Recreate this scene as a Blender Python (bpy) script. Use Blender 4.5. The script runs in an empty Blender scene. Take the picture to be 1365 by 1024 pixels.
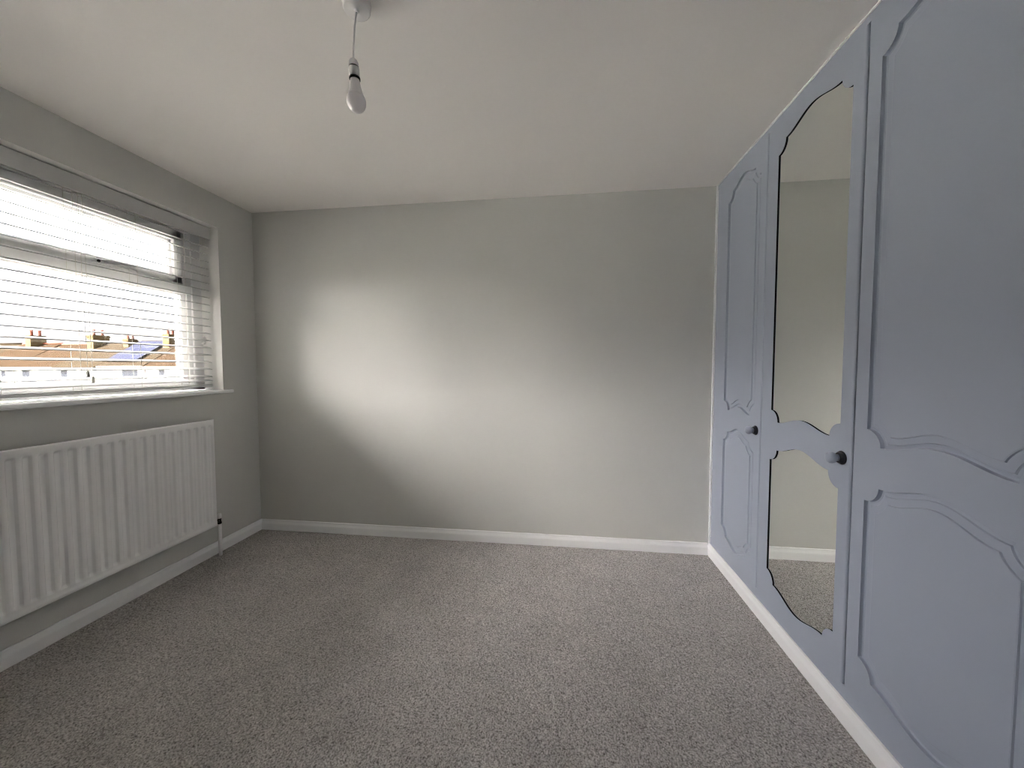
import bpy, bmesh, math, random
import numpy as np
from mathutils import Vector, Matrix
from mathutils.geometry import tessellate_polygon

# ---------------------------------------------------------------- scene basics
scene = bpy.context.scene
COL = scene.collection
random.seed(4)
rng = np.random.default_rng(7)

# room: x across (window wall at XL, wardrobe front at XR), y towards the far wall (YB), z up
XL, XR, YB, CEIL = -2.278, 1.0032, 2.5687, 2.4
YF = -0.95                      # wall behind the photographer
XW = XR + 0.58                  # real wall behind the wardrobe

# ---------------------------------------------------------------- camera
FPX, YAW, PITCH, ROLL = 495.7, 0.12395, -0.04466, -0.00107
cam_data = bpy.data.cameras.new('camera')
cam_data.sensor_fit = 'HORIZONTAL'
cam_data.sensor_width = 36.0
cam_data.lens = FPX / 1365.0 * 36.0
cam_data.clip_start = 0.01
cam_data.clip_end = 500
cam = bpy.data.objects.new('camera', cam_data)
COL.objects.link(cam)
cam.matrix_world = (Matrix.Translation((0, 0, 1.2459)) @ Matrix.Rotation(YAW, 4, 'Z')
                    @ Matrix.Rotation(math.pi / 2 + PITCH, 4, 'X') @ Matrix.Rotation(ROLL, 4, 'Z'))
scene.camera = cam

# ---------------------------------------------------------------- sky, sun, exposure
SKY_STRENGTH = 2.7
SUN_DIR = Vector((-0.50, -0.54, 0.67)).normalized()     # towards the sun: high, off to the near side of the window
world = bpy.data.worlds.new('world')
scene.world = world
world.use_nodes = True
wn = world.node_tree
wn.nodes.clear()
w_out = wn.nodes.new('ShaderNodeOutputWorld')
w_bg = wn.nodes.new('ShaderNodeBackground')
w_sky = wn.nodes.new('ShaderNodeTexSky')
w_sky.sky_type = 'NISHITA'
w_sky.sun_disc = False
w_sky.sun_elevation = math.asin(SUN_DIR.z)
w_sky.sun_rotation = math.atan2(SUN_DIR.x, SUN_DIR.y)
w_sky.air_density = 0.25
w_sky.dust_density = 9.0
w_sky.ozone_density = 1.0
w_hsv = wn.nodes.new('ShaderNodeHueSaturation')          # thin bright haze: paler sky
w_hsv.inputs['Saturation'].default_value = 0.6
wn.links.new(w_sky.outputs[0], w_hsv.inputs['Color'])
wn.links.new(w_hsv.outputs[0], w_bg.inputs['Color'])
w_bg.inputs['Strength'].default_value = SKY_STRENGTH
wn.links.new(w_bg.outputs[0], w_out.inputs['Surface'])

sun_data = bpy.data.lights.new('sun', 'SUN')
sun_data.energy = 60.0
sun_data.angle = 0.02
sun_data.color = (1.0, 1.0, 1.0)
sun = bpy.data.objects.new('sun', sun_data)
COL.objects.link(sun)
sun.location = (-20, -19, 29)
sun.rotation_euler = SUN_DIR.to_track_quat('Z', 'Y').to_euler()

vs = scene.view_settings
vs.view_transform = 'Standard'
vs.look = 'None'
vs.gamma = 1.0
vs.use_curve_mapping = False
vs.exposure = 0.54
scene.cycles.max_bounces = 14
scene.cycles.sample_clamp_indirect = 0.0
scene.cycles.diffuse_bounces = 8
scene.cycles.transparent_max_bounces = 16
scene.cycles.filter_width = 1.1

# ---------------------------------------------------------------- materials
MATS = {}


def lin(c):
    """sRGB 0-255 triple to linear"""
    out = []
    for v in c:
        v /= 255.0
        out.append(v / 12.92 if v <= 0.04045 else ((v + 0.055) / 1.055) ** 2.4)
    return tuple(out) + (1.0,)


def mat(name, srgb, rough=0.6, spec=0.5, metal=0.0, noise=0.0, nscale=8.0, bump=0.0, bscale=60.0, coat=0.0):
    m = bpy.data.materials.new(name)
    m.use_nodes = True
    nt = m.node_tree
    b = nt.nodes['Principled BSDF']
    col = lin(srgb)
    b.inputs['Base Color'].default_value = col
    b.inputs['Roughness'].default_value = rough
    b.inputs['Metallic'].default_value = metal
    b.inputs['Specular IOR Level'].default_value = spec
    if coat:
        b.inputs['Coat Weight'].default_value = coat
        b.inputs['Coat Roughness'].default_value = 0.25
    if noise or bump:
        tc = nt.nodes.new('ShaderNodeTexCoord')
    if noise:
        nz = nt.nodes.new('ShaderNodeTexNoise')
        nz.inputs['Scale'].default_value = nscale
        nz.inputs['Detail'].default_value = 5
        rp = nt.nodes.new('ShaderNodeValToRGB')
        rp.color_ramp.elements[0].position = 0.3
        rp.color_ramp.elements[1].position = 0.7
        rp.color_ramp.elements[0].color = tuple(v * (1 - noise) for v in col[:3]) + (1,)
        rp.color_ramp.elements[1].color = tuple(min(1, v * (1 + noise)) for v in col[:3]) + (1,)
        nt.links.new(tc.outputs['Object'], nz.inputs['Vector'])
        nt.links.new(nz.outputs['Fac'], rp.inputs['Fac'])
        nt.links.new(rp.outputs['Color'], b.inputs['Base Color'])
    if bump:
        n2 = nt.nodes.new('ShaderNodeTexNoise')
        n2.inputs['Scale'].default_value = bscale
        n2.inputs['Detail'].default_value = 4
        bp = nt.nodes.new('ShaderNodeBump')
        bp.inputs['Strength'].default_value = bump
        bp.inputs['Distance'].default_value = 0.002
        nt.links.new(tc.outputs['Object'], n2.inputs['Vector'])
        nt.links.new(n2.outputs['Fac'], bp.inputs['Height'])
        nt.links.new(bp.outputs['Normal'], b.inputs['Normal'])
    MATS[name] = m
    return m


mat('wall_paint', (210, 210, 205), rough=0.55, spec=0.35, noise=0.015, nscale=3, bump=0.12, bscale=120)
mat('reveal_paint', (244, 243, 240), rough=0.6, spec=0.3, bump=0.1, bscale=90)
mat('ceiling_paint', (251, 248, 244), rough=0.85, spec=0.2, noise=0.01, nscale=2, bump=0.08, bscale=80)
mat('white_gloss', (249, 250, 250), rough=0.22, spec=0.5)
mat('upvc', (246, 246, 245), rough=0.3, spec=0.5)
mat('upvc_shadow', (40, 40, 40), rough=0.6)
mat('blind_white', (204, 204, 202), rough=0.42, spec=0.45)
mat('cord_white', (225, 223, 215), rough=0.8, spec=0.2)
mat('radiator_enamel', (250, 250, 249), rough=0.22, spec=0.5)
mat('valve_dark', (52, 46, 40), rough=0.35, metal=0.7)
mat('wardrobe_paint', (164, 172, 186), rough=0.4, spec=0.45, noise=0.01, nscale=4, bump=0.03, bscale=40)
mat('seam_shade', (20, 19, 20), rough=0.8, spec=0.1)  # shade in mirror rebates and door gaps, put into a dark colour
mat('knob_shadow', (30, 32, 40), rough=0.3, spec=0.5)
mat('plastic_white', (242, 240, 239), rough=0.35, spec=0.5)
mat('plastic_black', (18, 17, 17), rough=0.4)
mat('bulb_opal', (248, 244, 244), rough=0.3, spec=0.5)
mat('plaster_out', (226, 225, 221), rough=0.9, spec=0.1, noise=0.04, nscale=0.6)
mat('cream_out', (224, 218, 200), rough=0.9, spec=0.1, noise=0.05, nscale=0.6)
mat('brick_yellow', (52, 42, 22), rough=0.9, spec=0.1, noise=0.25, nscale=3.0)
mat('clay_pot', (70, 31, 14), rough=0.8, spec=0.2)
mat('fascia_dark', (44, 36, 30), rough=0.7)
mat('fascia_white', (230, 230, 228), rough=0.5)
mat('window_out', (24, 26, 30), rough=0.15, spec=0.6)
mat('solar_cell', (9, 12, 26), rough=0.5, spec=0.03)
mat('solar_frame', (38, 40, 46), rough=0.6, spec=0.05)
mat('lead', (108, 110, 112), rough=0.7)
mat('garden', (176, 175, 168), rough=1.0, spec=0.1, noise=0.12, nscale=0.25)  # unseen ground, kept pale to bounce light up into the room


def mirror_material():
    m = bpy.data.materials.new('mirror_glass')
    m.use_nodes = True
    b = m.node_tree.nodes['Principled BSDF']
    b.inputs['Base Color'].default_value = (0.86, 0.88, 0.84, 1)
    b.inputs['Metallic'].default_value = 1.0
    b.inputs['Roughness'].default_value = 0.015
    MATS['mirror_glass'] = m


def pane_material():
    m = bpy.data.materials.new('window_glass')
    m.use_nodes = True
    nt = m.node_tree
    nt.nodes.clear()
    o = nt.nodes.new('ShaderNodeOutputMaterial')
    mix = nt.nodes.new('ShaderNodeMixShader')
    tr = nt.nodes.new('ShaderNodeBsdfTransparent')
    tr.inputs['Color'].default_value = (0.995, 0.995, 0.995, 1)
    gl = nt.nodes.new('ShaderNodeBsdfGlossy')
    gl.inputs['Roughness'].default_value = 0.02
    fr = nt.nodes.new('ShaderNodeFresnel')
    fr.inputs['IOR'].default_value = 1.45
    nt.links.new(fr.outputs[0], mix.inputs[0])
    nt.links.new(tr.outputs[0], mix.inputs[1])
    nt.links.new(gl.outputs[0], mix.inputs[2])
    nt.links.new(mix.outputs[0], o.inputs['Surface'])
    MATS['window_glass'] = m


def carpet_material():
    m = bpy.data.materials.new('carpet_wool')
    m.use_nodes = True
    nt = m.node_tree
    b = nt.nodes['Principled BSDF']
    b.inputs['Roughness'].default_value = 0.95
    b.inputs['Specular IOR Level'].default_value = 0.1
    b.inputs['Sheen Weight'].default_value = 0.25
    b.inputs['Sheen Roughness'].default_value = 0.5
    tc = nt.nodes.new('ShaderNodeTexCoord')
    n1 = nt.nodes.new('ShaderNodeTexNoise')
    n1.inputs['Scale'].default_value = 170
    n1.inputs['Detail'].default_value = 3
    n1.inputs['Roughness'].default_value = 0.7
    r1 = nt.nodes.new('ShaderNodeValToRGB')
    e = r1.color_ramp.elements
    e[0].position = 0.32
    e[0].color = lin((90, 83, 79))
    e[1].position = 0.68
    e[1].color = lin((226, 222, 218))
    mid = e.new(0.5)
    mid.color = lin((182, 177, 173))
    n2 = nt.nodes.new('ShaderNodeTexNoise')
    n2.inputs['Scale'].default_value = 5
    n2.inputs['Detail'].default_value = 3
    mx = nt.nodes.new('ShaderNodeMix')
    mx.data_type = 'RGBA'
    mx.blend_type = 'MULTIPLY'
    mx.inputs['Factor'].default_value = 1.0
    r2 = nt.nodes.new('ShaderNodeValToRGB')
    r2.color_ramp.elements[0].position = 0.3
    r2.color_ramp.elements[0].color = (0.86, 0.86, 0.86, 1)
    r2.color_ramp.elements[1].position = 0.7
    r2.color_ramp.elements[1].color = (1, 1, 1, 1)
    nt.links.new(tc.outputs['Object'], n1.inputs['Vector'])
    nt.links.new(tc.outputs['Object'], n2.inputs['Vector'])
    nt.links.new(n1.outputs['Fac'], r1.inputs['Fac'])
    nt.links.new(n2.outputs['Fac'], r2.inputs['Fac'])
    nt.links.new(r1.outputs['Color'], mx.inputs['A'])
    nt.links.new(r2.outputs['Color'], mx.inputs['B'])
    nt.links.new(mx.outputs['Result'], b.inputs['Base Color'])
    MATS['carpet_wool'] = m


def roof_material(name, a, b_):
    m = bpy.data.materials.new(name)
    m.use_nodes = True
    nt = m.node_tree
    b = nt.nodes['Principled BSDF']
    b.inputs['Roughness'].default_value = 0.9
    b.inputs['Specular IOR Level'].default_value = 0.0
    tc = nt.nodes.new('ShaderNodeTexCoord')
    br = nt.nodes.new('ShaderNodeTexBrick')
    br.inputs['Scale'].default_value = 1.0
    br.inputs['Brick Width'].default_value = 0.3
    br.inputs['Row Height'].default_value = 0.28
    br.inputs['Mortar Size'].default_value = 0.03
    br.inputs['Color1'].default_value = lin(a)
    br.inputs['Color2'].default_value = lin(b_)
    br.inputs['Mortar'].default_value = lin(tuple(v * 0.72 for v in a))
    nz = nt.nodes.new('ShaderNodeTexNoise')
    nz.inputs['Scale'].default_value = 1.2
    nz.inputs['Detail'].default_value = 6
    mx = nt.nodes.new('ShaderNodeMix')
    mx.data_type = 'RGBA'
    mx.blend_type = 'OVERLAY'
    mx.inputs['Factor'].default_value = 0.35
    nt.links.new(tc.outputs['UV'], br.inputs['Vector'])
    nt.links.new(tc.outputs['Object'], nz.inputs['Vector'])
    nt.links.new(br.outputs['Color'], mx.inputs['A'])
    nt.links.new(nz.outputs['Fac'], mx.inputs['B'])
    nt.links.new(mx.outputs['Result'], b.inputs['Base Color'])
    MATS[name] = m


mirror_material()
pane_material()
carpet_material()
roof_material('roof_brown', (31, 24, 17), (34, 26, 18))
roof_material('roof_tan', (33, 28, 21), (31, 26, 19))


# ---------------------------------------------------------------- mesh helpers
class MB:
    """collects shapes; build() links them as one mesh object"""

    def __init__(self):
        self.v, self.f, self.mi, self.sm = [], [], [], []

    def add(self, verts, faces, mi=0, smooth=False):
        o = len(self.v)
        self.v += [tuple(p) for p in verts]
        for f in faces:
            self.f.append(tuple(i + o for i in f))
            self.mi.append(mi)
            self.sm.append(smooth)
        return self

    def box(self, lo, hi, mi=0):
        (a, b, c), (d, e, f) = lo, hi
        vs_ = [(a, b, c), (d, b, c), (d, e, c), (a, e, c), (a, b, f), (d, b, f), (d, e, f), (a, e, f)]
        fs = [(0, 3, 2, 1), (4, 5, 6, 7), (0, 1, 5, 4), (1, 2, 6, 5), (2, 3, 7, 6), (3, 0, 4, 7)]
        return self.add(vs_, fs, mi)

    def bbox(self, lo, hi, r=0.003, mi=0):
        """box with chamfered edges"""
        bm = bmesh.new()
        bmesh.ops.create_cube(bm, size=1.0)
        for v in bm.verts:
            v.co = Vector(((lo[i] + hi[i]) / 2 + v.co[i] * (hi[i] - lo[i]) for i in range(3)))
        bmesh.ops.bevel(bm, geom=bm.edges[:], offset=r, segments=2, affect='EDGES', profile=0.5)
        bm.verts.ensure_lookup_table()
        self.add([v.co[:] for v in bm.verts], [[v.index for v in f.verts] for f in bm.faces], mi)
        bm.free()
        return self

    def lathe(self, prof, origin, axis=(0, 0, 1), n=28, mi=0, smooth=True, caps=True):
        """prof: list of (radius, height) along axis"""
        ax = Vector(axis).normalized()
        q = Vector((0, 0, 1)).rotation_difference(ax)
        o = Vector(origin)
        vs_, fs = [], []
        for r, h in prof:
            for k in range(n):
                t = 2 * math.pi * k / n
                vs_.append(o + q @ Vector((r * math.cos(t), r * math.sin(t), h)))
        for i in range(len(prof) - 1):
            for k in range(n):
                a, b = i * n + k, i * n + (k + 1) % n
                fs.append((a, b, b + n, a + n))
        self.add(vs_, fs, mi, smooth)
        if caps:
            m = len(prof) - 1
            self.add(vs_[:n], [tuple(range(n))[::-1]], mi)
            self.add(vs_[m * n:], [tuple(range(n))], mi)
        return self

    def tube(self, pts, r, n=10, mi=0):
        pts = [Vector(p) for p in pts]
        vs_, fs = [], []
        for i, p in enumerate(pts):
            d = (pts[min(i + 1, len(pts) - 1)] - pts[max(i - 1, 0)]).normalized()
            a = d.orthogonal().normalized()
            if i and abs(d.dot(prev)) < 0.99:
                a = (prev_a - d * prev_a.dot(d)).normalized()
            elif i:
                a = (prev_a - d * prev_a.dot(d)).normalized()
            b = d.cross(a)
            prev, prev_a = d, a
            for k in range(n):
                t = 2 * math.pi * k / n
                vs_.append(p + (a * math.cos(t) + b * math.sin(t)) * r)
        for i in range(len(pts) - 1):
            for k in range(n):
                x, y = i * n + k, i * n + (k + 1) % n
                fs.append((x, y, y + n, x + n))
        fs.append(tuple(range(n))[::-1])
        fs.append(tuple(range((len(pts) - 1) * n, len(pts) * n)))
        return self.add(vs_, fs, mi, True)

    def extrude(self, prof, p0, p1, u, w, mi=0):
        """closed 2-D profile (a,b) -> a*u + b*w, swept from p0 to p1"""
        u, w, p0, p1 = Vector(u), Vector(w), Vector(p0), Vector(p1)
        n = len(prof)
        vs_ = [p0 + u * a + w * b for a, b in prof] + [p1 + u * a + w * b for a, b in prof]
        fs = [(k, (k + 1) % n, (k + 1) % n + n, k + n) for k in range(n)]
        fs += [tuple(range(n))[::-1], tuple(range(n, 2 * n))]
        return self.add(vs_, fs, mi)

    def build(self, name, mats, parent=None, recalc=True):
        me = bpy.data.meshes.new(name)
        me.from_pydata(self.v, [], self.f)
        for m in ([mats] if isinstance(mats, str) else mats):
            me.materials.append(MATS[m])
        me.polygons.foreach_set('material_index', self.mi)
        me.polygons.foreach_set('use_smooth', self.sm)
        if recalc:
            bm = bmesh.new()
            bm.from_mesh(me)
            bmesh.ops.remove_doubles(bm, verts=bm.verts, dist=1e-6)
            bmesh.ops.recalc_face_normals(bm, faces=bm.faces)
            bm.to_mesh(me)
            bm.free()
        me.update()
        o = bpy.data.objects.new(name, me)
        COL.objects.link(o)
        if parent:
            o.parent = parent
            o.matrix_parent_inverse = Matrix.Translation(-parent.location)
        return o


def tag(o, label=None, cat=None, group=None, kind=None):
    if label:
        o['label'] = label
    if cat:
        o['category'] = cat
    if group:
        o['group'] = group
    if kind:
        o['kind'] = kind
    return o


def empty(name, loc):
    o = bpy.data.objects.new(name, None)
    o.empty_display_size = 0.1
    o.location = loc
    COL.objects.link(o)
    return o


def link_copy(src, parent, offset=(0, 0, 0)):
    c = src.copy()
    COL.objects.link(c)
    c.parent = parent
    c.matrix_parent_inverse = Matrix.Translation(-parent.location)
    c.location = Vector(src.location) + Vector(offset)
    return c


# ---------------------------------------------------------------- room shell
T = 0.12
WY0, WY1, WZ0, WZ1 = 0.45, 2.281, 1.071, 2.188           # window opening in wall_left, unseen near end widened to let in more light
WO = XL - 0.27                                            # outer face of the window wall

tag(MB().box((WO, YF - T, -0.15), (XW + T, YB + T, -0.012)).build('floor', 'ceiling_paint'),
    'solid floor under the grey-brown carpet', 'floor', kind='structure')
tag(MB().box((WO, YF - T, CEIL), (XW + T, YB + T, CEIL + 0.2)).build('ceiling', 'ceiling_paint'),
    'plain off-white painted ceiling of the bedroom', 'ceiling', kind='structure')
tag(MB().box((WO, YB, -0.012), (XW + T, YB + T, CEIL)).build('wall_back', 'wall_paint'),
    'plain greige wall facing the camera between window and wardrobe', 'wall', kind='structure')
tag(MB().box((WO, YF - T, -0.012), (XW + T, YF, CEIL)).build('wall_front', 'wall_paint'),
    'greige wall behind the camera', 'wall', kind='structure')
tag(MB().box((XW, YF, -0.012), (XW + T, YB, CEIL)).build('wall_right', 'wall_paint'),
    'wall hidden behind the fitted wardrobe', 'wall', kind='structure')


def window_wall():
    m = MB()
    ys = [YF, WY0, WY1, YB]
    zs = [-0.012, WZ0, WZ1, CEIL]
    for x, mi in ((XL, 0), (WO, 2)):
        for i in range(3):
            for j in range(3):
                if i == 1 and j == 1:
                    continue
                m.add([(x, ys[i], zs[j]), (x, ys[i + 1], zs[j]), (x, ys[i + 1], zs[j + 1]), (x, ys[i], zs[j + 1])],
                      [(0, 1, 2, 3)], mi)
    # painted reveals of the opening
    a, b = XL, WO
    m.add([(a, WY0, WZ0), (b, WY0, WZ0), (b, WY0, WZ1), (a, WY0, WZ1)], [(0, 1, 2, 3)], 1)
    m.add([(a, WY1, WZ0), (b, WY1, WZ0), (b, WY1, WZ1), (a, WY1, WZ1)], [(0, 1, 2, 3)], 1)
    m.add([(a, WY0, WZ0), (b, WY0, WZ0), (b, WY1, WZ0), (a, WY1, WZ0)], [(0, 1, 2, 3)], 1)
    m.add([(a, WY0, WZ1), (b, WY0, WZ1), (b, WY1, WZ1), (a, WY1, WZ1)], [(0, 1, 2, 3)], 1)
    # outer rim, split like the faces so that the solid is closed
    for i in range(3):
        for z in (zs[0], zs[-1]):
            m.add([(a, ys[i], z), (b, ys[i], z), (b, ys[i + 1], z), (a, ys[i + 1], z)], [(0, 1, 2, 3)])
        for y in (ys[0], ys[-1]):
            m.add([(a, y, zs[i]), (b, y, zs[i]), (b, y, zs[i + 1]), (a, y, zs[i + 1])], [(0, 1, 2, 3)])
    return tag(m.build('wall_left', ['wall_paint', 'reveal_paint', 'plaster_out']),
               'greige wall with the window opening above the radiator', 'wall', kind='structure')


window_wall()

# skirting: height .079, ogee top
SK_T, SK_H = 0.016, 0.0786
SKP = [(0, 0), (SK_T, 0), (SK_T, 0.046), (SK_T - 0.001, 0.052), (SK_T - 0.004, 0.060), (SK_T - 0.006, 0.068),
       (SK_T - 0.0065, 0.0735), (SK_T - 0.008, 0.0775), (SK_T - 0.010, SK_H), (0, SK_H)]
tag(MB().extrude(SKP, (XL, YF, 0), (XL, YB, 0), (1, 0, 0), (0, 0, 1)).build('baseboard_left', 'white_gloss'),
    'white skirting board below the radiator', 'baseboard', kind='structure')
tag(MB().extrude(SKP, (XL + SK_T, YB, 0), (XR - SK_T, YB, 0), (0, -1, 0), (0, 0, 1)).build('baseboard_back', 'white_gloss'),
    'white skirting board along the plain far wall', 'baseboard', kind='structure')
tag(MB().extrude(SKP, (XR, YF, 0), (XR, YB, 0), (-1, 0, 0), (0, 0, 1)).build('baseboard_right', 'white_gloss'),
    'white skirting board along the foot of the wardrobe', 'baseboard', kind='structure')
tag(MB().bbox((XR - 0.009, YB - 0.011, SK_H), (XR + 0.004, YB, CEIL - 0.001), 0.002).build('trim_1', 'white_gloss'),
    'thin white bead up the corner of wall and wardrobe', 'trim', kind='structure')
tag(MB().bbox((XR - 0.007, YF, CEIL - 0.006), (XR + 0.004, YB - 0.011, CEIL), 0.002).build('trim_2', 'white_gloss'),
    'thin white bead along the top of the wardrobe', 'trim', kind='structure')


# carpet: dense displaced pile where it can be seen, plain strip behind the camera
def carpet():
    x0, x1 = XL + SK_T * 0.7, XR - SK_T * 0.7
    ya, yb = 0.35, YB - SK_T * 0.7
    st = 0.0052
    nx, ny = int((x1 - x0) / st), int((yb - ya) / st)
    xs = np.linspace(x0, x1, nx)
    ys = np.linspace(ya, yb, ny)
    X, Y = np.meshgrid(xs, ys)
    h = rng.random((ny, nx)) * 0.0056
    c = rng.random((ny // 3 + 2, nx // 3 + 2))
    h += np.kron(c, np.ones((3, 3)))[:ny, :nx] * 0.0018
    h -= 0.0058
    jx = (rng.random((ny, nx)) - 0.5) * st * 0.8
    jy = (rng.random((ny, nx)) - 0.5) * st * 0.8
    jx[:, [0, -1]] = 0
    jy[[0, -1], :] = 0
    v = np.stack([X + jx, Y + jy, h], -1).reshape(-1, 3)
    idx = np.arange(nx * ny).reshape(ny, nx)
    f = np.stack([idx[:-1, :-1], idx[:-1, 1:], idx[1:, 1:], idx[1:, :-1]], -1).reshape(-1, 4)
    n0 = len(v)
    v = np.vstack([v, [(x0, YF, -0.001), (x1, YF, -0.001), (x1, ya, -0.001), (x0, ya, -0.001)]])
    f = np.vstack([f, [[n0, n0 + 1, n0 + 2, n0 + 3]]])
    me = bpy.data.meshes.new('carpet')
    me.vertices.add(len(v))
    me.vertices.foreach_set('co', v.ravel())
    me.loops.add(f.size)
    me.loops.foreach_set('vertex_index', f.ravel().astype(np.int32))
    me.polygons.add(len(f))
    me.polygons.foreach_set('loop_start', np.arange(0, f.size, 4, dtype=np.int32))
    me.update(calc_edges=True)
    me.materials.append(MATS['carpet_wool'])
    o = bpy.data.objects.new('carpet', me)
    COL.objects.link(o)
    tag(o, 'grey-brown speckled cut-pile carpet covering the whole floor', 'carpet', kind='stuff')


carpet()


# ---------------------------------------------------------------- fitted wardrobe
DZ0, DZ1 = 0.122, 2.369                 # door bottom / top
DT = 0.020                              # door thickness
WR = empty('fitted_wardrobe', (XR, 1.0, 0))
tag(WR, 'blue-grey fitted wardrobe with routed panel doors and a mirrored door', 'wardrobe')

ARC_R = 0.053


def ring(y0, y1, bot, top, e):
    """outline of a routed panel (y,z), inset by e.  bot/top = (step_z, bulge); shoulders are quarter-circle notches"""
    yc, w = (y0 + y1) / 2, (y1 - y0) / 2
    R = ARC_R + e
    t0 = math.asin(e / R)
    t1 = math.pi / 2 - t0
    pts = []
    NA, NC = 9, 30
    arcs = [(math.sin(t0 + (t1 - t0) * k / NA), math.cos(t0 + (t1 - t0) * k / NA)) for k in range(NA + 1)]
    ys = w - R * math.cos(t0)            # half width at the step

    def bump(u):
        return 0.5 + 0.5 * math.cos(math.pi * u)
    # up the +y side, over the top, down the -y side, along the bottom
    zt, ht = top
    zb, hb = bot
    for s, c in arcs:
        pts.append((yc + w - R * s, zt - R * c))
    for k in range(1, NC):
        u = 1 - 2 * k / NC
        pts.append((yc + ys * u, zt + ht * bump(u) - e))
    for s, c in arcs[::-1]:
        pts.append((yc - w + R * s, zt - R * c))
    for s, c in arcs:
        pts.append((yc - w + R * s, zb + R * c))
    for k in range(1, NC):
        u = -1 + 2 * k / NC
        pts.append((yc + ys * u, zb + hb * bump(u) + e))
    for s, c in arcs[::-1]:
        pts.append((yc + w - R * s, zb + R * c))
    return pts


UPPER = ((0.990, 0.032), (2.271, 0.035))
LOWER = ((0.221, -0.037), (0.861, 0.037))
PROFILE = [(0.0, 0.0), (0.0008, 0.0085), (0.0025, 0.0112), (0.008, 0.0120), (0.0155, 0.0102), (0.0180, 0.0068),
           (0.034, 0.0052), (0.0385, 0.0050), (0.0402, 0.0012), (0.043, 0.0005)]


def fill(m, loops, x, mi=0):
    polys = [[Vector((p[0], p[1], 0)) for p in lp] for lp in loops]
    flat = [p for lp in loops for p in lp]
    tris = tessellate_polygon(polys)
    m.add([(x, p[0], p[1]) for p in flat], [tuple(t) for t in tris], mi)


def loft(m, a, b, xa, xb, mi=0, smooth=False):
    n = len(a)
    m.add([(xa, p[0], p[1]) for p in a] + [(xb, p[0], p[1]) for p in b],
          [(k, (k + 1) % n, (k + 1) % n + n, k + n) for k in range(n)], mi, smooth)


def rect(y0, y1, z0, z1, e=0.0):
    return [(y0 + e, z0 + e), (y1 - e, z0 + e), (y1 - e, z1 - e), (y0 + e, z1 - e)]


def door(y0, y1, py0, py1, mirror, label, knob_y=None):
    """y0..y1 door, py0..py1 routed panel"""
    m = MB()
    def rr(ey, ez):
        return [(y0 + ey, DZ0 + ez), (y1 - ey, DZ0 + ez), (y1 - ey, DZ1 - ez), (y0 + ey, DZ1 - ez)]
    edge = [(0.0075, 0.0, 0.0), (0.0042, 0.0, 0.0009), (0.0018, 0.0, 0.0027), (0.0005, 0.0, 0.0050), (0.0, 0.0, 0.0080)]
    o1 = rr(*edge[0][:2])
    o0 = rr(0, 0)
    holes = [ring(py0, py1, *UPPER, 0.0), ring(py0, py1, *LOWER, 0.0)]
    fill(m, [o1] + holes, XR)
    for p, q in zip(edge[:-1], edge[1:]):
        loft(m, rr(*p[:2]), rr(*q[:2]), XR + p[2], XR + q[2])
    loft(m, o0, o0, XR + 0.0080, XR + DT)
    if mirror:
        for hl in holes:
            loft(m, hl, hl, XR, XR + 0.0016)
            loft(m, hl, hl, XR + 0.0016, XR + 0.0060, 1)  # dark rebate wall: shadow behind the mirror edge put into the colour
        m.add([(XR + DT, *p) for p in o0], [(0, 1, 2, 3)])
    else:
        for spec in (UPPER, LOWER):
            rs = [ring(py0, py1, *spec, e) for e, d in PROFILE]
            for k in range(len(PROFILE) - 1):
                loft(m, rs[k], rs[k + 1], XR + PROFILE[k][1], XR + PROFILE[k + 1][1])
            fill(m, [rs[-1]], XR + PROFILE[-1][1])
        m.add([(XR + DT, *p) for p in o0], [(0, 1, 2, 3)])
    d = m.build('door', ['wardrobe_paint', 'seam_shade'], WR)
    d['label'] = label
    if mirror:
        for spec, nm in ((UPPER, 'tall upper mirror with a shaped outline'), (LOWER, 'lower mirror with a shaped outline')):
            mm = MB()
            r0 = ring(py0, py1, *spec, 0.0)
            fill(mm, [r0], XR + 0.0055)
            loft(mm, r0, r0, XR + 0.0055, XR + 0.0095)
            fill(mm, [r0], XR + 0.0095)
            g = mm.build('mirror', 'mirror_glass', WR)
            g.parent = d
            g.matrix_parent_inverse = Matrix.Identity(4)
            g['label'] = nm
    if knob_y is not None:
        k = MB()
        k.lathe([(0.0135, 0.013), (0.010, 0.016), (0.010, 0.019), (0.0155, 0.023), (0.0195, 0.029), (0.0205, 0.035),
                 (0.0195, 0.041), (0.016, 0.046), (0.010, 0.0495), (0.004, 0.0507)], (XR, knob_y, 0.923), (-1, 0, 0))
        kb = k.build('knob', 'wardrobe_paint', WR)
        kb.parent = d
        kb.matrix_parent_inverse = Matrix.Identity(4)
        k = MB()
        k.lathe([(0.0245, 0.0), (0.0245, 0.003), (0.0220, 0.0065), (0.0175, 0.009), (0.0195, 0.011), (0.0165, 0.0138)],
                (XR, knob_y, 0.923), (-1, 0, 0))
        kk = k.build('knob_shadow_base', 'knob_shadow', WR)  # added base, its dark colour stands for the knob's contact shadow
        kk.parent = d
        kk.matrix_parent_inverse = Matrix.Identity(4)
        kk['label'] = 'collar behind the knob, coloured dark for its contact shadow'
    return d


G12, G23 = 1.985, 1.402
door(G12 + 0.0015, YB - 0.0125, 2.046, 2.405, False, 'narrow blue-grey door with two routed panels', 2.030)
door(G23 + 0.003, G12 - 0.0015, 1.459, 1.898, True, 'blue-grey door with two shaped mirrors', 1.447)
door(0.819, G23 - 0.003, 0.882, 1.343, False, 'wide blue-grey door with two large routed panels')
door(0.240, 0.813, 0.297, 0.752, False, 'blue-grey panelled door nearest the camera')

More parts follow.
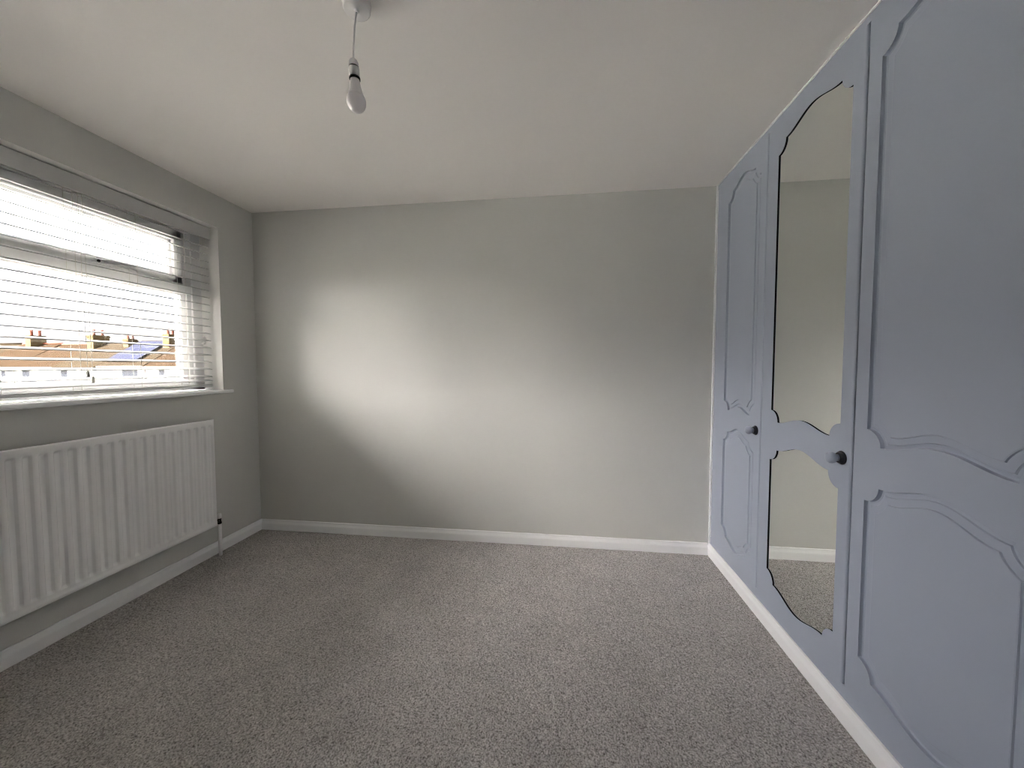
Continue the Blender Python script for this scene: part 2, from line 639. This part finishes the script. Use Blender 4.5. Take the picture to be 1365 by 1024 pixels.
c = MB()                                             # carcass: flush plinth, top rail, fillers, recessed stiles and box
c.box((XR, YF, 0.0), (XR + 0.02, YB, DZ0 - 0.0001))
c.box((XR, YF, DZ1 + 0.0001), (XR + 0.02, YB, CEIL))
c.box((XR + 0.004, YB - 0.0124, DZ0 - 0.0001), (XR + 0.02, YB, DZ1 + 0.0001))
c.box((XR, YF, DZ0 - 0.0001), (XR + 0.02, 0.238, DZ1 + 0.0001))
carcass = c.build('face_frame', 'wardrobe_paint', WR)
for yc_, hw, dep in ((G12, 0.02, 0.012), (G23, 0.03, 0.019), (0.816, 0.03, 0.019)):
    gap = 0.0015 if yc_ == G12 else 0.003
    MB().box((XR + dep, yc_ - gap, DZ0), (XR + 0.022, yc_ + gap, DZ1)).build('stile', 'wardrobe_paint' if yc_ == G12 else 'seam_shade', WR)  # wider gaps get a dark strip, their shade put into its colour
c = MB()
c.box((XR + 0.024, YF + 0.002, 0.02), (XW - 0.002, YF + 0.02, CEIL - 0.01))
c.box((XR + 0.024, YB - 0.02, 0.02), (XW - 0.002, YB - 0.002, CEIL - 0.01))
c.box((XW - 0.012, YF + 0.02, 0.02), (XW - 0.002, YB - 0.02, CEIL - 0.01))
c.box((XR + 0.024, YF + 0.02, 0.02), (XW - 0.012, YB - 0.02, 0.05))
c.build('carcass', 'wardrobe_paint', WR)

# ---------------------------------------------------------------- window
WF = XL - 0.140                          # room face of the frame
WB = WF - 0.072
WIN = empty('window_1', (WF, WY0, WZ0))
tag(WIN, 'white plastic-framed window above the radiator, fanlight over a fixed pane', 'window', kind='structure')
MUL = 1.195                              # between fanlight bay and side pane
SILL = 1.096


def frame_bar(m, lo, hi, axis, face, step=0.022, back=0.012, inner=None):
    m.bbox(lo, hi, 0.004)


fr = MB()
FZ0 = 1.096                              # frame stands on the sill board level
fr.bbox((WB, WY1 - 0.066, FZ0), (WF, WY1, WZ1), 0.004)
fr.bbox((WB, WY1 - 0.096, FZ0), (WF - 0.010, WY1 - 0.06, WZ1), 0.004)
fr.bbox((WB, WY1 - 0.128, FZ0), (WF - 0.020, WY1 - 0.09, WZ1), 0.004)
fr.bbox((WB, WY0, FZ0), (WF, WY0 + 0.066, WZ1), 0.004)
fr.bbox((WB, WY0 + 0.06, FZ0), (WF - 0.012, WY0 + 0.11, WZ1), 0.004)
fr.bbox((WB, WY0, WZ1 - 0.066), (WF, WY1, WZ1), 0.004)
fr.bbox((WB, WY0 + 0.06, WZ1 - 0.10), (WF - 0.012, WY1 - 0.1, WZ1 - 0.06), 0.004)
fr.bbox((WB, WY0, FZ0), (WF, WY1, FZ0 + 0.045), 0.004)
fr.bbox((WB, WY0 + 0.06, FZ0 + 0.04), (WF - 0.014, WY1 - 0.1, FZ0 + 0.072), 0.004)
fr.build('window_frame', 'upvc', WIN)
mu = MB()
mu.bbox((WB, MUL - 0.045, FZ0 + 0.04), (WF, MUL + 0.035, WZ1 - 0.06), 0.004)
mu.build('mullion', 'upvc', WIN)
tr = MB()
tr.bbox((WB, MUL + 0.03, 1.728), (WF - 0.004, WY1 - 0.062, 1.792), 0.004)
tr.bbox((WB, MUL + 0.03, 1.716), (WF - 0.018, WY1 - 0.1, 1.735), 0.004)
tr.build('transom', 'upvc', WIN)

# fanlight sash
SY0, SY1, SZ0, SZ1 = MUL + 0.041, WY1 - 0.137, 1.781, WZ1 - 0.072
sa = MB()
sx0, sx1 = WF - 0.060, WF + 0.012
sa.bbox((sx0, SY0, SZ0), (sx1, SY1, SZ0 + 0.050), 0.005)
sa.bbox((sx0, SY0, SZ1 - 0.064), (sx1, SY1, SZ1), 0.005)
sa.bbox((sx0, SY0, SZ0), (sx1, SY0 + 0.058, SZ1), 0.005)
sa.bbox((sx0, SY1 - 0.050, SZ0), (sx1, SY1, SZ1), 0.005)
for (a, b) in (((sx0 + 0.01, SY0 + 0.05, SZ0 + 0.045), (sx1 - 0.018, SY1 - 0.045, SZ0 + 0.060)),
               ((sx0 + 0.01, SY0 + 0.05, SZ1 - 0.080), (sx1 - 0.018, SY1 - 0.045, SZ1 - 0.058)),
               ((sx0 + 0.01, SY1 - 0.066, SZ0 + 0.045), (sx1 - 0.018, SY1 - 0.045, SZ1 - 0.058)),
               ((sx0 + 0.01, SY0 + 0.05, SZ0 + 0.045), (sx1 - 0.018, SY0 + 0.072, SZ1 - 0.058))):
    sa.bbox(a, b, 0.003)
sash = sa.build('fanlight_sash', 'upvc', WIN)
ga = MB()
ga.box((WF - 0.030, SY1 - 0.002, SZ0 + 0.004), (WF - 0.012, SY1 + 0.012, SZ1))  # dark strip filling the sash gap, gasket shadow put into its colour
ga.build('gasket_shadow', 'upvc_shadow', WIN)


def pane(y0, y1, z0, z1, x, parent):
    p = MB().box((x, y0, z0), (x + 0.004, y1, z1)).build('pane', 'window_glass', WIN)
    if parent is not WIN:
        p.parent = parent
        p.matrix_parent_inverse = Matrix.Identity(4)
    return p


GX = WF - 0.045
pane(SY0 + 0.05, SY1 - 0.05, SZ0 + 0.045, SZ1 - 0.06, GX, sash)
pane(MUL + 0.03, WY1 - 0.12, FZ0 + 0.06, 1.73, GX, WIN)

pane(WY0 + 0.08, MUL - 0.04, FZ0 + 0.06, WZ1 - 0.08, GX, WIN)  # unseen side pane, added with the widened opening for more light

# fanlight handle on the bottom rail of the sash
hd = MB()
HY, HZ = 1.730, SZ0 + 0.026
hd.bbox((sx1, HY - 0.060, HZ - 0.013), (sx1 + 0.010, HY + 0.030, HZ + 0.013), 0.004)
hd.bbox((sx1 + 0.008, HY - 0.015, HZ - 0.010), (sx1 + 0.034, HY + 0.012, HZ + 0.010), 0.005)
hd.bbox((sx1 + 0.022, HY - 0.012, HZ - 0.009), (sx1 + 0.036, HY + 0.120, HZ + 0.010), 0.005)
handle = hd.build('handle', 'upvc', WIN)
b = MB().lathe([(0.0075, 0), (0.0075, 0.003)], (sx1 + 0.010, HY - 0.036, HZ), (1, 0, 0), n=16).build('lock_button', 'plastic_black', WIN)
b.parent = handle
b.matrix_parent_inverse = Matrix.Identity(4)

# sill board with a rounded nose and a short horn past the reveal
sl = MB()
SN = XL + 0.040
prof = [(WF + 0.001, 1.072), (SN - 0.004, 1.072), (SN - 0.001, 1.075), (SN, 1.079), (SN, 1.089), (SN - 0.002, 1.0935), (SN - 0.006, SILL), (WF + 0.001, SILL)]
nose = [(XL + 0.0005, 1.072), (SN - 0.004, 1.072), (SN - 0.001, 1.075), (SN, 1.079), (SN, 1.089), (SN - 0.002, 1.0935), (SN - 0.006, SILL), (XL + 0.0005, SILL)]
sl.extrude(prof, (0, WY0, 0), (0, WY1, 0), (1, 0, 0), (0, 0, 1))
sl.extrude(nose, (0, WY1, 0), (0, 2.322, 0), (1, 0, 0), (0, 0, 1))
sl.extrude(nose, (0, WY0 - 0.04, 0), (0, WY0, 0), (1, 0, 0), (0, 0, 1))
sl.build('window_sill', 'white_gloss', WIN)

# ---------------------------------------------------------------- venetian blind
BX = XL - 0.094                          # slat centre line
BY0, BY1 = WY0 + 0.008, WY1 - 0.006
BL = empty('venetian_blind', (BX, BY0, SILL))
tag(BL, 'white venetian blind with open slats hanging inside the window recess', 'blind')
v = MB()
v.bbox((XL - 0.066, BY0, 2.104), (XL - 0.050, BY1, 2.183), 0.003)
v.build('valance', 'blind_white', BL)
v = MB()
v.bbox((BX - 0.026, BY0 + 0.004, 2.140), (BX + 0.026, BY1 - 0.004, 2.186), 0.002)
v.build('head_rail', 'blind_white', BL)

TILT = math.radians(12.5)
SLW, SLT = 0.050, 0.0038


def slat_mesh():
    m = MB()
    n = 6
    top, bot = [], []
    for k in range(n + 1):
        a = -0.5 + k / n
        cr = 0.0022 * (1 - (2 * a) ** 2)
        x, z = a * SLW, cr
        for lst, dz in ((top, SLT / 2), (bot, -SLT / 2)):
            lst.append((x, z + dz))
    prof = top + bot[::-1]
    # tilt: outer edge (-x) up
    prof = [(p[0] * math.cos(TILT) + p[1] * math.sin(TILT), -p[0] * math.sin(TILT) + p[1] * math.cos(TILT)) for p in prof]
    m.extrude(prof, (0, BY0 + 0.003, 0), (0, BY1 - 0.003, 0), (1, 0, 0), (0, 0, 1))
    return m


z_slats = [1.160] + [1.190 + 0.0483 * k for k in range(19)]
first = slat_mesh().build('slat', 'blind_white', BL)
first.location = (BX, 0, z_slats[0])
for z in z_slats[1:]:
    link_copy(first, BL, (0, 0, z - z_slats[0]))
v = MB()
v.bbox((BX - 0.026, BY0 + 0.003, 1.116), (BX + 0.026, BY1 - 0.003, 1.134), 0.004)
v.build('bottom_rail', 'blind_white', BL)

for ly in (2.105, 1.835, 1.565, 1.295, 1.025, 0.755, 0.485):
    for dx in (0.0265, -0.0265):
        MB().tube([(BX + dx, ly, 1.125), (BX + dx, ly, 2.145)], 0.0009, 6).build('ladder_cord', 'cord_white', BL)
for k, (dy, zb) in enumerate(((0.018, 1.235), (0.034, 1.205))):
    lc = MB()
    lc.tube([(BX + 0.030, 1.565 + dy, 2.150), (BX + 0.031, 1.565 + dy * 1.1, 1.7), (BX + 0.032, 1.565 + dy * 1.25, zb)], 0.0010, 6)
    lco = lc.build('lift_cord', 'cord_white', BL)
    t = MB().lathe([(0.002, 0), (0.006, -0.008), (0.0075, -0.028), (0.0065, -0.036)], (BX + 0.032, 1.565 + dy * 1.25, zb), n=12)
    to = t.build('tassel', 'cord_white', BL)
    to.parent = lco
    to.matrix_parent_inverse = Matrix.Identity(4)

cc = MB()
cc.bbox((WF + 0.012, WY1 - 0.010, 1.410), (WF + 0.022, WY1, 1.452), 0.002)
cc.bbox((WF + 0.009, WY1 - 0.022, 1.404), (WF + 0.025, WY1 - 0.008, 1.414), 0.002)
cc.bbox((WF + 0.009, WY1 - 0.022, 1.448), (WF + 0.025, WY1 - 0.008, 1.458), 0.002)
cc.build('cord_cleat', 'plastic_white', BL)

# ---------------------------------------------------------------- radiator
RF = XL + 0.085                          # front face
RY0, RY1, RZ0, RZ1 = 1.10, 2.122, 0.217, 0.915
RAD = empty('radiator', (XL + 0.07, (RY0 + RY1) / 2, 0))
tag(RAD, 'white fluted panel radiator fixed under the window', 'radiator')


def radiator_panel():
    pitch = 0.0485
    y_ref = 1.174
    ys, yk = [RY0, RY0 + 0.004, RY0 + 0.012], [0, 0, 0]
    cells = []
    y = y_ref - pitch * math.floor((y_ref - RY0 - 0.02) / pitch)
    while y < RY1 - 0.018:
        for off, d in ((-0.0165, 0.0), (-0.0145, 0.12), (-0.0095, 0.86), (-0.0070, 1.0), (0.0070, 1.0), (0.0095, 0.86), (0.0145, 0.12), (0.0165, 0.0)):
            ys.append(y + off)
            yk.append(d)
        y += pitch
    ys += [RY1 - 0.008, RY1 - 0.003, RY1]
    yk += [0, 0, 0]
    zs = [RZ0, RZ0 + 0.003, RZ0 + 0.020, RZ0 + 0.024, 0.2545, 0.2575, 0.2665, 0.272, 0.60, 0.866, 0.8715, 0.878, 0.882, RZ1 - 0.010, RZ1 - 0.003, RZ1]
    zk = [0, 0, 0, 0, 0, 0.15, 0.85, 1.0, 1.0, 1.0, 0.85, 0.15, 0, 0, 0, 0]
    dep = 0.0105
    m = MB()
    vs_, fs = [], []
    for j, z in enumerate(zs):
        for i, y_ in enumerate(ys):
            x = RF - dep * yk[i] * zk[j]
            edge = 0.0
            if i in (0, len(ys) - 1) or j in (0, len(zs) - 1):
                edge = 0.005
            elif i in (1, len(ys) - 2) or j in (1, len(zs) - 2):
                edge = 0.0012
            if j == 2:
                edge += 0.0
            if j == 3:
                edge += 0.0025
            if j in (4,):
                edge += 0.0005
            vs_.append((x - edge, y_, z))
    n = len(ys)
    for j in range(len(zs) - 1):
        for i in range(n - 1):
            a = j * n + i
            fs.append((a, a + 1, a + 1 + n, a + n))
    m.add(vs_, fs, 0, True)
    # returns and back sheet
    xb = RF - 0.020
    rim = [j * n for j in range(len(zs))]
    for i0 in (0, n - 1):
        for j in range(len(zs) - 1):
            a, b = vs_[j * n + i0], vs_[(j + 1) * n + i0]
            m.add([a, b, (xb, b[1], b[2]), (xb, a[1], a[2])], [(0, 1, 2, 3)])
    for j0 in (0, len(zs) - 1):
        for i in range(n - 1):
            a, b = vs_[j0 * n + i], vs_[j0 * n + i + 1]
            m.add([a, b, (xb, b[1], b[2]), (xb, a[1], a[2])], [(0, 1, 2, 3)])
    m.add([(xb, RY0, RZ0), (xb, RY1, RZ0), (xb, RY1, RZ1), (xb, RY0, RZ1)], [(0, 1, 2, 3)])
    return m


radiator_panel().build('front_panel', 'radiator_enamel', RAD)
for by in (RY0 + 0.2, RY1 - 0.2):
    MB().bbox((XL + 0.0015, by - 0.02, RZ0 + 0.06), (RF - 0.019, by + 0.02, RZ1 - 0.05), 0.003).build('bracket', 'radiator_enamel', RAD)
VX, VY = XL + 0.062, 2.156
vv = MB()
vv.tube([(VX, RY1 - 0.012, 0.2385), (VX, VY - 0.010, 0.2385)], 0.0095, 14)
vv.build('union', 'radiator_enamel', RAD)
vb = MB()
vb.lathe([(0.0105, 0.216), (0.0120, 0.219), (0.0120, 0.228), (0.0095, 0.230), (0.0095, 0.247), (0.0115, 0.249), (0.0115, 0.253)], (VX, VY, 0), n=16)
vb.lathe([(0.0125, 0), (0.0125, 0.011)], (VX, VY - 0.0235, 0.2385), (0, 1, 0), n=6, smooth=False)
vbo = vb.build('valve_body', 'valve_dark', RAD)
vbo['label'] = 'dark metal valve body with a nut'
MB().lathe([(0.0118, 0.253), (0.0118, 0.276), (0.0105, 0.283), (0.008, 0.2855)], (VX, VY, 0), n=18).build('valve_cap', 'plastic_white', RAD)
MB().lathe([(0.0105, 0.0), (0.0105, 0.216)], (VX, VY, 0.0025), n=16).build('pipe', 'plastic_white', RAD)
# the other end, outside the frame
MB().lathe([(0.0105, 0.0), (0.0105, 0.216)], (VX, RY0 - 0.034, 0), n=16).build('pipe', 'plastic_white', RAD)
MB().lathe([(0.012, 0.216), (0.012, 0.25), (0.018, 0.255), (0.018, 0.31), (0.012, 0.318)], (VX, RY0 - 0.034, 0), n=16).build('valve_cap', 'plastic_white', RAD)
MB().tube([(VX, RY0 - 0.034, 0.2385), (VX, RY0 + 0.01, 0.2385)], 0.0095, 14).build('union', 'radiator_enamel', RAD)

# ---------------------------------------------------------------- pendant light
PX, PY = -0.637, 1.1555
PEN = empty('pendant_light', (PX, PY, 2.372))
tag(PEN, 'white ceiling pendant with a bare opal bulb, no shade', 'light')
MB().lathe([(0.0435, 2.400), (0.0440, 2.396), (0.0415, 2.376), (0.0395, 2.3725), (0.036, 2.3715), (0.009, 2.3715), (0.0075, 2.3685), (0.0055, 2.366), (0.0035, 2.3655)],
           (PX, PY, 0), n=40).build('ceiling_rose', 'plastic_white', PEN)
MB().tube([(PX, PY, 2.369), (PX - 0.004, PY, 2.352), (PX - 0.0085, PY, 2.32), (PX - 0.0115, PY, 2.28), (PX - 0.0135, PY, 2.25), (PX - 0.0140, PY, 2.218)],
          0.0030, 12).build('cord', 'plastic_white', PEN)
axis = Vector((0.060, 0, -1.0)).normalized()             # the holder hangs a little out of true
HO = Vector((PX - 0.0142, PY, 2.2245))
h = MB()
h.lathe([(0.0045, 0.0), (0.0105, 0.003), (0.0140, 0.009), (0.0155, 0.019), (0.0160, 0.0235)], HO, axis)
h.lathe([(0.0160, 0.0275), (0.0163, 0.033), (0.0163, 0.054), (0.0155, 0.0565)], HO, axis)
lamp_holder = h.build('lamp_holder', 'plastic_white', PEN)
h = MB()
h.lathe([(0.0150, 0.0565), (0.0168, 0.0575), (0.0168, 0.0630), (0.0150, 0.0640)], HO, axis)
hb_ = h.build('ring', 'plastic_black', PEN)
hb_.parent = lamp_holder
hb_.matrix_parent_inverse = Matrix.Identity(4)
hb_['label'] = 'black ring at the mouth of the lamp holder'
h = MB()
h.lathe([(0.0145, 0.0235), (0.0145, 0.0275)], HO, axis)
hb_ = h.build('ring', 'plastic_black', PEN)
hb_.parent = lamp_holder
hb_.matrix_parent_inverse = Matrix.Identity(4)
hb_['label'] = 'thin black ring in the middle of the lamp holder'
h = MB()
h.lathe([(0.0140, 0.0640), (0.0150, 0.0700), (0.0165, 0.082), (0.0195, 0.098), (0.0240, 0.1120), (0.0255, 0.1165)], HO, axis, n=36, caps=True)
bulb = h.build('bulb_body', 'plastic_white', PEN)
h = MB()
pr = []
for k in range(13):
    t = math.radians(-8 + k * 98 / 12)
    pr.append((max(0.0006, 0.0292 * math.cos(t) ** 0.92 if math.cos(t) > 0 else 0.0006), 0.1305 + 0.0330 * math.sin(t)))
pr = [(0.0258, 0.1167), (0.0280, 0.1225)] + pr[1:]
h.lathe(pr, HO, axis, n=36)
h.build('bulb_globe', 'bulb_opal', PEN)


# ---------------------------------------------------------------- terrace of houses outside
tag(MB().box((-140, -60, -6.2), (WO - 0.02, 120, -6.0)).build('ground', 'garden'), 'gardens far below the window', 'ground', kind='structure')

HYF = 36.0                                # front wall plane of the terrace, facing -y
EAVES, RIDGE, DEPTH = 1.50, 4.35, 8.6
OVER = 0.35


def house(x0, x1, roof, wall, label, chimneys, windows, pipe=None, solar=None, de=0.0, dr=0.0, yoff=0.0, fascia='fascia_dark'):
    """one terraced house between x0 and x1"""
    yf = HYF + yoff
    ea, ri = EAVES + de, RIDGE + dr
    root = empty('terraced_house', ((x0 + x1) / 2, yf + DEPTH / 2, -6.0))
    tag(root, label, 'house', 'terraced houses seen through the window')
    yr = yf + DEPTH / 2
    w = MB()
    g = 0.01
    pr_ = [(yf, -6.0), (yf + DEPTH, -6.0), (yf + DEPTH, ea), (yr, ri - 0.25), (yf, ea)]
    w.extrude(pr_, (x0 + g, 0, 0), (x1 - g, 0, 0), (0, 1, 0), (0, 0, 1))
    w.build('wall', wall, root)
    sl_ = (ri - ea) / (DEPTH / 2)
    # roof slopes, a thin slab with overhang
    r = MB()
    th = 0.16
    for sgn in (-1, 1):
        ye = yr + sgn * (DEPTH / 2 + OVER)
        ze = ea - OVER * sl_ + 0.12
        a = [(x0 + g, ye, ze), (x1 - g, ye, ze), (x1 - g, yr, ri), (x0 + g, yr, ri)]
        bq = [(p[0], p[1], p[2] - th) for p in a]
        r.add(a + bq, [(0, 1, 2, 3), (4, 7, 6, 5), (0, 4, 5, 1), (1, 5, 6, 2), (2, 6, 7, 3), (3, 7, 4, 0)])
    ro = r.build('roof', roof, root)
    uv = ro.data.uv_layers.new(name='UVMap')
    for lp in ro.data.loops:
        co = ro.data.vertices[lp.vertex_index].co
        uv.data[lp.index].uv = (co.x, co.y * 1.25)
    rt = MB()
    rt.tube([(x0 + g, yr, ri + 0.02), (x1 - g, yr, ri + 0.02)], 0.13, 8)
    rto = rt.build('ridge_tiles', 'clay_pot' if roof == 'roof_brown' else roof, root)
    fa = MB()
    fa.box((x0 + g, yf - OVER - 0.03, ea - OVER * sl_ - 0.16), (x1 - g, yf - OVER + 0.02, ea - OVER * sl_ + 0.06))
    fa.build('fascia', fascia, root)
    gt = MB()
    gt.box((x0 + g, yf - OVER - 0.14, ea - OVER * sl_ - 0.02), (x1 - g, yf - OVER - 0.03, ea - OVER * sl_ + 0.07))
    gt.build('gutter', 'fascia_dark', root)
    for cx, wx, wy, top, pots in chimneys:
        cm = MB()
        yc0 = yr - wy / 2 - 0.5
        cm.box((cx - wx / 2, yc0, ri - 1.6), (cx + wx / 2, yc0 + wy, top - 0.25))
        cm.box((cx - wx / 2 - 0.07, yc0 - 0.07, top - 0.25), (cx + wx / 2 + 0.07, yc0 + wy + 0.07, top - 0.1))
        cm.box((cx - wx / 2, yc0, top - 0.1), (cx + wx / 2, yc0 + wy, top))
        co_ = cm.build('chimney', 'brick_yellow', root)
        for k in range(pots):
            py = yc0 + wy * (k + 0.5) / pots
            pm = MB().lathe([(0.17, top - 0.02), (0.15, top + 0.1), (0.13, top + 0.55), (0.16, top + 0.58), (0.16, top + 0.68), (0.12, top + 0.70)], (cx, py, 0), n=12)
            po = pm.build('chimney_pot', 'clay_pot', root)
            po.parent = co_
            po.matrix_parent_inverse = Matrix.Identity(4)
    for wx0, wx1, wz0, wz1, col in windows:
        wm = MB()
        fw = 0.07
        wm.box((wx0, yf - 0.04, wz0), (wx1, yf + 0.02, wz0 + fw))
        wm.box((wx0, yf - 0.04, wz1 - fw), (wx1, yf + 0.02, wz1))
        wm.box((wx0, yf - 0.04, wz0), (wx0 + fw, yf + 0.02, wz1))
        wm.box((wx1 - fw, yf - 0.04, wz0), (wx1, yf + 0.02, wz1))
        wm.box((wx0 - 0.06, yf - 0.12, wz0 - 0.10), (wx1 + 0.06, yf + 0.02, wz0), 1)
        wo = wm.build('window', ['fascia_white', 'lead'], root)
        pm = MB()
        pm.box((wx0 + fw, yf - 0.015, wz0 + fw), (wx1 - fw, yf + 0.005, wz1 - fw))
        po = pm.build('pane', 'window_out', root)
        po.parent = wo
        po.matrix_parent_inverse = Matrix.Identity(4)
    if pipe is not None:
        MB().tube([(pipe, yf - 0.08, ea - 0.25), (pipe, yf - 0.08, -6.0)], 0.055, 8).build('downpipe', 'fascia_dark', root)
    if solar:
        sx0_, sx1_, nr, nc = solar
        up = Vector((0, 1, sl_)).normalized()
        nrm = Vector((0, -sl_, 1)).normalized()
        base = Vector((0, yf + 0.25, ea + 0.25 * sl_)) + nrm * 0.26
        L = (DEPTH / 2 - 0.55) * math.sqrt(1 + sl_ ** 2)
        for i in range(nc):
            for j in range(nr):
                a0 = sx0_ + (sx1_ - sx0_) * i / nc + 0.02
                a1 = sx0_ + (sx1_ - sx0_) * (i + 1) / nc - 0.02
                q0 = base + up * (L * j / nr + 0.02)
                q1 = base + up * (L * (j + 1) / nr - 0.02)
                def pan(d0, d1, ins, name, mt):
                    e = up * ins
                    vs_ = []
                    for d in (d0, d1):
                        vs_ += [Vector((a0 + ins, 0, 0)) + q0 + e + nrm * d, Vector((a1 - ins, 0, 0)) + q0 + e + nrm * d,
                                Vector((a1 - ins, 0, 0)) + q1 - e + nrm * d, Vector((a0 + ins, 0, 0)) + q1 - e + nrm * d]
                    return MB().add(vs_, [(0, 3, 2, 1), (4, 5, 6, 7), (0, 1, 5, 4), (1, 2, 6, 5), (2, 3, 7, 6), (3, 0, 4, 7)]).build(name, mt, root)
                fo = pan(0.0, 0.04, 0.0, 'solar_panel', 'solar_frame')
                cell = pan(0.035, 0.05, 0.05, 'cell', 'solar_cell')
                cell.parent = fo
                cell.matrix_parent_inverse = Matrix.Identity(4)
    return root


house(-75.0, -69.0, 'roof_tan', 'plaster_out', 'white house with tan roof, cut off by the left edge of the picture', [], [(-71.5, -70.5, 0.1, 1.0, 0)])
house(-69.0, -63.0, 'roof_brown', 'cream_out', 'cream house with brown roof and a two-pot chimney amid its ridge',
      [(-66.2, 0.8, 1.5, 5.35, 2)], [(-65.1, -64.3, 0.15, 1.05, 0)], pipe=-63.1)
house(-63.0, -57.0, 'roof_brown', 'plaster_out', 'white house with brown roof under the lift cords of the blind',
      [], [(-62.1, -60.9, 0.15, 1.0, 0)], de=0.02, dr=-0.12, fascia='fascia_white')
house(-57.0, -51.3, 'roof_tan', 'cream_out', 'cream house with tan roof and two chimneys, two small windows',
      [(-56.45, 0.9, 1.7, 5.25, 2), (-51.9, 0.7, 1.0, 4.75, 2)],
      [(-56.3, -55.2, 0.15, 1.0, 0), (-53.0, -52.2, 0.05, 0.85, 0)], de=-0.05, yoff=-0.3)
house(-51.3, -45.3, 'roof_tan', 'plaster_out', 'white house with blue solar panels on its roof',
      [(-46.3, 0.85, 1.7, 5.25, 3)], [(-48.6, -46.4, 0.1, 1.05, 0)], pipe=-45.5, solar=(-51.0, -47.0, 3, 4), de=0.12, dr=0.1)
house(-45.3, -39.3, 'roof_brown', 'plaster_out', 'white house with brown roof beside the window frame',
      [], [(-43.9, -43.0, 0.1, 1.05, 0)], de=0.05, dr=0.05)
